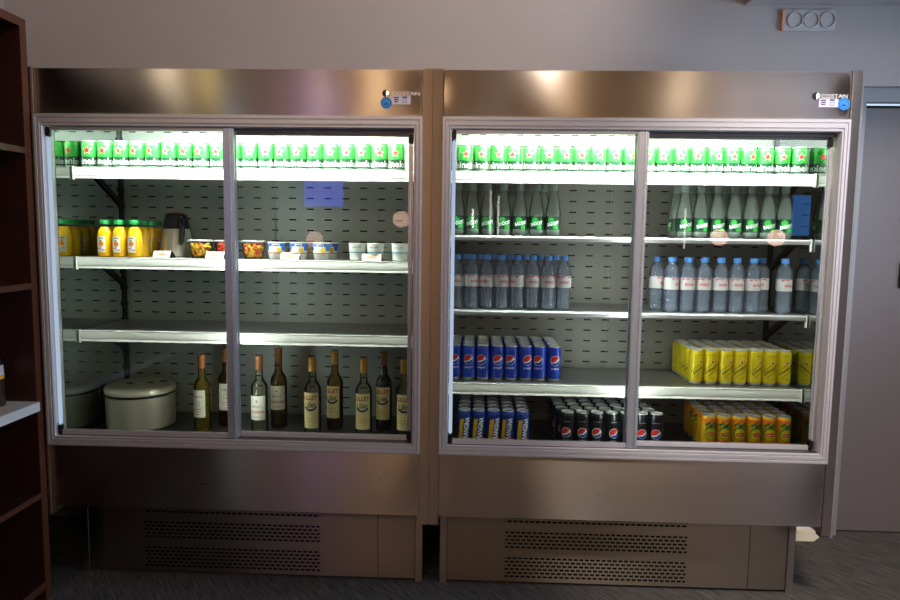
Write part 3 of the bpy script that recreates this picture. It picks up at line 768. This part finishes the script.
# fruit salad cups
def cup_src(cols):
    r = thing('fruit_salad_cup', '', 'fruit cup')
    m = MB(); m.lathe([(0, .0), (.033, 0), (.035, .002), (.047, .062), (.051, .064), (.051, .066), (.047, .066)], 'clear', 28); m.build('cup', r)
    m = MB(); m.lathe([(.0515, .0665), (.0530, .067), (.0530, .070), (.047, .072), (.045, .075), (0, .076)], 'cuplid', 28); m.build('cup_lid', r)
    m = MB(); rnd = random.Random(len(cols[0]) + 3)
    for q in range(140):
        z = rnd.uniform(.008, .057); rad = (.034 + z * .19) * math.sqrt(rnd.uniform(.4, 1)) - .0075; a = rnd.uniform(0, 2 * PI)
        m.ico((rad * math.cos(a), rad * math.sin(a), z), rnd.uniform(.006, .0085), rnd.choice(cols), 1, jit=.12)
    f = m.build('fruit_salad', r); f['kind'] = 'stuff'
    return r
for x, cols, lb in ((-1.043, ['fruit_y', 'fruit_y', 'fruit_y', 'fruit_o'], 'cup of yellow fruit pieces right beside the steel jug'), (-.936, ['fruit_r', 'fruit_o', 'fruit_r'], 'cup of red fruit pieces behind the door stile, between two yellow ones'),
                    (-.826, ['fruit_y', 'fruit_r', 'fruit_y', 'fruit_o'], 'cup of mixed yellow and red fruit, nearest the yogurt pots')):
    t = cup_src(cols); t.location = (x, .262, SL2); props(t, lb, group='fruit cups on middle shelf')
# yogurt pots
def yog_src(kind):
    r = thing('yogurt_pot', '', 'yogurt')
    m = MB(); R = .033
    if kind == 'print':
        m.lathe([(0, 0), (.026, 0), (.029, .003), (.032, .026), (.033, .030), (.0335, .066)], 'yog', 26)
        m.wrap(rect2(2 * PI * .0338 - 1e-4, .003), .0338, .026, 'lred', step=.005); m.wrap(rect2(2 * PI * .0338 - 1e-4, .012), .0338, .0585, 'yogblue', step=.005)
        for ph in (-1.1, 1.1, 3.1): m.wrap(disc2(.012, ry=.013), .0341, .047, 'yogblue', ph, step=.004)
        for ph in (.1, 2.1, -2.1): m.wrap(rect2(.03, .012), .0342, .056, 'pwhite', ph); m.wrap(rect2(.024, .005), .0344, .056, 'yogblue', ph); m.wrap(disc2(.009), .0342, .038, 'yel', ph + .35)
    else:
        m.lathe([(0, 0), (.026, 0), (.030, .004), (.0305, .028), (.0325, .032), (.0335, .066)], 'yog', 26)
        m.wrap(rect2(2 * PI * .0332 - 1e-4, .005), .0332, .033, 'yogpale', step=.005)
        for ph in (0, PI): m.wrap(text2('yaourt', .036, .009), .0342, .052, 'grey_ink', ph)
    m.build('pot', r)
    m = MB(); m.lathe([(.0335, .0655), (.0355, .066), (.0355, .068), (.034, .0688), (0, .0686)], 'white', 26); m.build('foil_lid', r)
    return r
yp = Line(yog_src('print'))
for x, y, lb in ((-.727, .245, 'blue printed yogurt pot nearest the fruit cups'), (-.704, .318, 'blue printed yogurt pot standing behind the first two'), (-.637, .245, 'blue printed yogurt pot, middle of the three front ones'),
                 (-.612, .318, 'blue printed yogurt pot half hidden behind the middle one'), (-.545, .245, 'blue printed yogurt pot, rightmost of its front row'), (-.525, .318, 'blue printed yogurt pot behind the rightmost printed one')):
    yp.put(x, y, SL2, jit(.3), lb, 'blue printed yogurt pots')
yw = Line(yog_src('plain'))
for x, y, lb in ((-.400, .245, 'plain white yogurt pot left of the small price card'), (-.328, .245, 'plain white yogurt pot right of the price card'), (-.229, .245, 'plain white yogurt pot at the right door edge'), (-.300, .316, 'plain white yogurt pot half hidden behind the second plain one')):
    yw.put(x, y, SL2, jit(.2), lb, 'plain white yogurt pots')

# ------------------------------------------------------------------ left fridge, bottom deck
p = thing('cooking_pot', 'round aluminium lidded pot with black seal on the bottom deck', 'pot', (-1.341, .322, DECK))
m = MB(); m.lathe([(0, 0), (.127, 0), (.135, .006), (.137, .02), (.137, .136), (.133, .139)], 'pot', 48); m.build('pot_body', p)
m = MB(); m.lathe([(.133, .137), (.1385, .139), (.1385, .145), (.133, .147)], 'black', 48); m.build('seal', p)
m = MB(); m.lathe([(.133, .146), (.140, .148), (.141, .160), (.137, .170), (.127, .177), (.10, .180), (0, .182)], 'pot', 48); lid = m.build('pot_lid', p)
m = MB()
for (u, v, a) in ((-.03, -.03, .2), (.045, .0, -.3), (.085, .03, .1)): m.box(u - .016, u + .016, v - .009, v + .009, .1795, .1830, 'black', .002)
m.build('lid_vent', lid)
def wine_src(glass, capm, paint, H=.315, R=.036, label=('label_w', .058, .175), wide=2.2):
    r = thing('wine_bottle', '', 'bottle')
    m = MB(); m.lathe([(0, .012), (R * .6, .006), (R * .8, 0), (R * .95, .003), (R, .010), (R, H * .575), (R * .97, H * .61), (R * .87, H * .645), (R * .66, H * .68), (R * .49, H * .71), (.0150, H * .75), (.0140, H * .80), (.0138, H * .985), (0, H * .985)], glass, 30); m.build('bottle_body', r, ang=50)
    m = MB(); lm, z0, z1 = label; m.wrap(rect2(wide * R, z1 - z0), R + e, (z0 + z1) / 2, lm); paint(m, R + 2 * e, z0, z1); m.build('bottle_label', r)
    m = MB(); m.lathe([(.0150, H * .83), (.0158, H * .832), (.0152, H * .95), (.0162, H * .955), (.0162, H), (.015, H + .002), (0, H + .002)], capm, 20); m.build('capsule', r)
    return r
def w_dom(m, R, z0, z1):
    m.wrap(text2('DOMAINE', .038, .008), R, z1 - .026, 'grey_ink'); m.wrap(ring2(.008, .0095), R, z1 - .055, 'grey_ink')
    for k in range(3): m.wrap(rect2(.03 - .006 * k, .002), R, z0 + .034 - .011 * k, 'grey_ink')
def w_red(m, R, z0, z1):
    m.wrap(disc2(.004), R, z1 - .022, 'grey_ink'); m.wrap(text2('MERLOT', .042, .008), R, z1 - .044, 'grey_ink'); m.wrap(text2('ROUSSAN', .064, .012, bold=.03), R, z0 + .034, 'lred'); m.wrap(rect2(.03, .002), R, z0 + .014, 'grey_ink')
def w_lil(m, R, z0, z1):
    m.wrap(text2('LILLET', .060, .018, bold=.03), R, z1 - .020, 'lred')
    m.wrap(poly2([(-.030, .006), (-.022, -.006), (-.008, -.013), (.008, -.013), (.022, -.006), (.030, .006), (.022, .004), (.008, -.004), (-.008, -.004), (-.022, .004)]), R, z1 - .062, 'lnavy')
    m.wrap(text2('Lillet', .046, .022, .2, bold=.02), R, z1 - .050, 'lnavy', rot=.1); m.wrap(text2('BLANC', .036, .007), R, z0 + .040, 'cardink'); m.wrap(rect2(.04, .003), R, z0 + .028, 'cardink')
G = 'wine and aperitif bottles on bottom deck'
W = [('wine_y', 'capsule', w_dom, -1.043, .228, .322, ('label_w', .070, .182), 1.7, -.15, 'white wine bottle with narrow white label, leftmost, beside the aluminium pot'),
     ('wine_g', 'capsule', w_dom, -.985, .345, .330, ('label_w', .070, .185), 2.0, .2, 'wine bottle with white label half hidden behind the door stile'),
     ('wine_c', 'capsule', w_red, -.806, .228, .322, ('label_w', .064, .164), 2.1, -.05, 'clear wine bottle with white label and red lettering, front one of the pair'),
     ('wine_g', 'capsule', w_red, -.757, .335, .335, ('label_w', .080, .182), 2.1, 0., 'darker wine bottle with red lettering, behind the clear one'),
     ('wine_c', 'capsule_y', w_lil, -.586, .228, .318, ('label_y', .036, .182), 2.0, -.1, 'aperitif bottle with yellow label and gold top, front left of three'),
     ('wine_g', 'capsule_y', w_lil, -.517, .335, .332, ('label_y', .050, .186), 2.0, -.25, 'amber aperitif bottle with yellow label, behind the front left one'),
     ('wine_c', 'capsule_y', w_lil, -.377, .228, .318, ('label_y', .036, .182), 2.0, -.05, 'aperitif bottle with yellow label, middle of the three front ones'),
     ('wine_r', 'capsule', w_lil, -.309, .335, .332, ('label_y', .048, .186), 2.0, -.1, 'dark red aperitif bottle with yellow label, in the back row'),
     ('wine_c', 'capsule_y', w_lil, -.212, .228, .318, ('label_y', .036, .182), 2.0, .1, 'aperitif bottle with yellow label at the right door edge')]
for (gl, cp, fn, x, y, H, lab, wd, rz, lb) in W:
    t = wine_src(gl, cp, fn, H, .0345, lab, wd); t.location = (x + .006, y, DECK); t.rotation_euler[2] = rz; props(t, lb, group=G)

# ------------------------------------------------------------------ bookcase at the left
sx1 = -1.553; y0, y1 = -1.9, -.006
u = thing('bookcase', 'dark mahogany open shelf unit along the left wall', 'shelf unit', (XL + .3, -.5, 0))
def UB(mb, name, parent=None):
    bmesh.ops.translate(mb.bm, verts=mb.bm.verts[:], vec=(-(XL + .3), .5, 0)); return mb.build(name, parent or u)
for ya in (y1 - .034, y0):
    m = MB(); m.box(XL + .004, sx1 - .002, ya, ya + .034, 0, 2.165, 'wood', .001); m.box(sx1 - .002, sx1, ya, ya + .034, 0, 2.165, 'wood_edge')
    if ya > -.5:
        z = .15
        while z < 2.1:
            for xx in (-1.64, -2.05): m.lathe([(0, 0), (.003, 0), (.003, .0004), (0, .0004)], 'darkgap', 8); bmesh.ops.rotate(m.bm, verts=m.bm.verts[-18:], cent=(0, 0, 0), matrix=Matrix.Rotation(PI / 2, 3, 'X')); bmesh.ops.translate(m.bm, verts=m.bm.verts[-18:], vec=(xx, ya, z))
            z += .032 if int(z * 31) % 5 else .12
    UB(m, 'end_panel')
m = MB(); m.box(XL + .004, XL + .014, y0 + .034, y1 - .034, .06, 2.165, 'wood'); UB(m, 'back_board')
for z, th in ((2.165, .03), (1.712, .022), (1.222, .022), (.428, .022), (.075, .03)):
    m = MB(); m.box(XL + .014, sx1 - .002, y0 + .034, y1 - .034, z - th, z, 'wood'); m.box(sx1 - .002, sx1, y0 + .034, y1 - .034, z - th, z, 'wood_edge'); UB(m, 'shelf')
m = MB(); m.box(XL + .014, sx1 + .012, y0 + .034, y1 - .034, .744, .779, 'whitelam', .002); UB(m, 'shelf')['label'] = 'thick white shelf'
jr = thing('bottle_jar', 'dark bottle with white and yellow label on the white shelf', 'bottle', (-1.664, -.115, .7796))
m = MB(); m.lathe([(0, 0), (.036, 0), (.038, .005), (.036, .10), (.034, .155), (.022, .185), (.016, .20)], 'brown', 24); m.build('bottle_body', jr)
m = MB(); m.lathe([(.0366, .112), (.0350, .150)], 'sticker', 24); m.lathe([(.0372, .100), (.0368, .111)], 'yel', 24); m.build('bottle_label', jr)
m = MB(); m.lathe([(.017, .196), (.019, .198), (.019, .222), (0, .223)], 'black', 20); m.build('bottle_cap', jr)

# ------------------------------------------------------------------ small things on the wall and floor
s = thing('triple_socket', 'white triple wall socket with three round outlets under the ceiling box', 'socket', (1.534, WALLY, 2.386))
m = MB(); m.box(-.117, .117, -.012, 0, -.046, .046, 'socket', .004); m.box(-.118, -.109, -.0135, 0, -.044, .044, 'cardink', .001); m.build('cover_plate', s)
for k in range(3):
    m = MB(); m.lathe([(.0355, 0), (.0355, .004), (.032, .006), (.0305, .004), (.0305, -.002), (0, -.002)], 'socket', 28)
    bmesh.ops.rotate(m.bm, verts=m.bm.verts[:], cent=(0, 0, 0), matrix=Matrix.Rotation(PI / 2, 3, 'X')); bmesh.ops.translate(m.bm, verts=m.bm.verts[:], vec=(-.063 + .071 * k, -.012, 0))
    m.flat(disc2(.0032), -.063 + .071 * k - .010, -.0105, 0, 'darkgap'); m.flat(disc2(.0032), -.063 + .071 * k + .010, -.0105, 0, 'darkgap')
    m.build('outlet', s)
fb = MB(); fb.prism([(-.10, 0), (.075, 0), (.10, .02), (.085, .045), (.07, .052), (-.10, .052)], 'y', -.021, .021, 'foam')
t = fb.build('foam_block', loc=(1.615, .696, 0)); props(t, 'white foam block on the carpet beside the base of the right fridge', 'block')

# ------------------------------------------------------------------ light
def light(kind, name, loc, power, col, **k):
    L = bpy.data.lights.new(name, kind); L.energy = power; L.color = lin(col)[:3]
    aim = k.pop('aim', None)
    for a, v in k.items(): setattr(L, a, v)
    o = bpy.data.objects.new(name, L); C.objects.link(o); o.location = loc
    if aim: o.rotation_euler = (Vector(aim) - Vector(loc)).to_track_quat('-Z', 'Y').to_euler()
    return o
# daylight through the glazed opening
light('AREA', 'daylight', (XR + .25, (WY0 + WY1) / 2, (WZ0 + WZ1) / 2), 90, (212, 228, 255), shape='RECTANGLE', size=1.75, size_y=1.35, aim=(0, (WY0 + WY1) / 2, 1.2))
# ceiling spot washing the wall over the fridges
light('SPOT', 'ceiling_spot', (.513, -1.0, 3.183), 76, (255, 236, 222), spot_size=math.radians(100), spot_blend=.6, shadow_soft_size=.04, aim=(-.6, .72, 2.8))
# neutral ceiling spot on the door, the floor before it and the end of the right fridge
light('SPOT', 'ceiling_spot', (.9, -2.2, 3.36), 620, (255, 240, 228), spot_size=math.radians(48), spot_blend=.3, shadow_soft_size=.25, aim=(1.95, .3, .6))
# low pendant lamps further back in the room, their warm shades mirrored in the steel and the glass
for x, y, z, pw in ((-1.60, -4.5, 1.34, 1.6), (-.70, -4.5, 1.56, 2.0), (2.55, -4.5, 1.42, 3.2), (3.12, -4.5, 1.42, 3.2)):
    light('POINT', 'pendant_lamp', (x, y, z), pw, (255, 200, 176), shadow_soft_size=.085)
# ceiling lamps along the room
for x, y, z, pw, col in ((-1.83, -1.6, 2.75, 4, (255, 236, 210)), (-1.95, -2.6, 2.8, 4, (255, 226, 150)), (-1.04, -5.4, 3.2, 32, (255, 214, 166)), (1.07, -5.4, 3.2, 14, (255, 214, 166)), (2.38, -5.4, 3.2, 26, (255, 232, 206)), (-1.7, -5.4, 3.0, 10, (255, 226, 220))):
    light('POINT', 'ceiling_lamp', (x, y, z), pw, col, shadow_soft_size=.07)
# cool area light added at the rear right to brighten the right header
light('AREA', 'rear_window', (4.05, -6.14, 2.95), 21, (222, 232, 255), shape='RECTANGLE', size=2.1, size_y=.85, aim=(4.05, 0, 2.95))
# bluish daylight in a window on the left wall behind the shelf unit
light('AREA', 'left_window', (XL + .02, -2.9, 1.5), 8, (150, 205, 245), shape='RECTANGLE', size=1.7, size_y=1.1, aim=(4, -2.9, 1.5))
# slim vertical tube lamps hanging over the counter
for x, z, h in ((.22, 1.62, .48), (.30, 1.6, .42), (.04, 1.58, .2), (2.2, 1.5, .4)):
    light('AREA', 'tube_lamp', (x, -4.5, z), .2, (255, 244, 232), shape='RECTANGLE', size=.02, size_y=h, aim=(x, 0, z))
# screens on the rear wall
light('AREA', 'till_screen', (-1.86, -6.1, 1.9), 2.8, (60, 76, 255), shape='RECTANGLE', size=.5, size_y=.32, aim=(-1.86, 0, 1.9))
light('AREA', 'tall_screen', (4.1, -6.1, 1.7), 1.3, (70, 150, 245), shape='RECTANGLE', size=.22, size_y=.5, aim=(4.1, 0, 1.7))
w = bpy.data.worlds.new('world'); sc.world = w; w.use_nodes = True
w.node_tree.nodes['Background'].inputs[0].default_value = (.6, .75, 1, 1); w.node_tree.nodes['Background'].inputs[1].default_value = 1.0

# ------------------------------------------------------------------ camera
cam = bpy.data.cameras.new('camera'); cam.sensor_width = 36; cam.lens = 679.86 / 900 * 36; cam.clip_start = .02
co = bpy.data.objects.new('camera', cam); C.objects.link(co); sc.camera = co
yaw, pitch, roll = -.0361, .0981, .0134
F = Vector((math.sin(yaw) * math.cos(pitch), math.cos(yaw) * math.cos(pitch), -math.sin(pitch)))
Rv = F.cross(Vector((0, 0, 1))).normalized(); Uv = Rv.cross(F)
R2 = math.cos(roll) * Rv + math.sin(roll) * Uv; U2 = -math.sin(roll) * Rv + math.cos(roll) * Uv
co.matrix_world = Matrix(((R2.x, U2.x, -F.x, .0719), (R2.y, U2.y, -F.y, -2.4692), (R2.z, U2.z, -F.z, 1.4254), (0, 0, 0, 1)))
sc.view_settings.view_transform = 'Standard'; sc.view_settings.look = 'None'; sc.view_settings.gamma = 1; sc.view_settings.exposure = .1
sc.view_settings.use_curve_mapping = False
sc.cycles.max_bounces = 12; sc.cycles.transparent_max_bounces = 16; sc.cycles.transmission_bounces = 8; sc.cycles.glossy_bounces = 6; sc.cycles.diffuse_bounces = 4
sc.cycles.sample_clamp_indirect = 6.0
sc.cycles.use_denoising = True
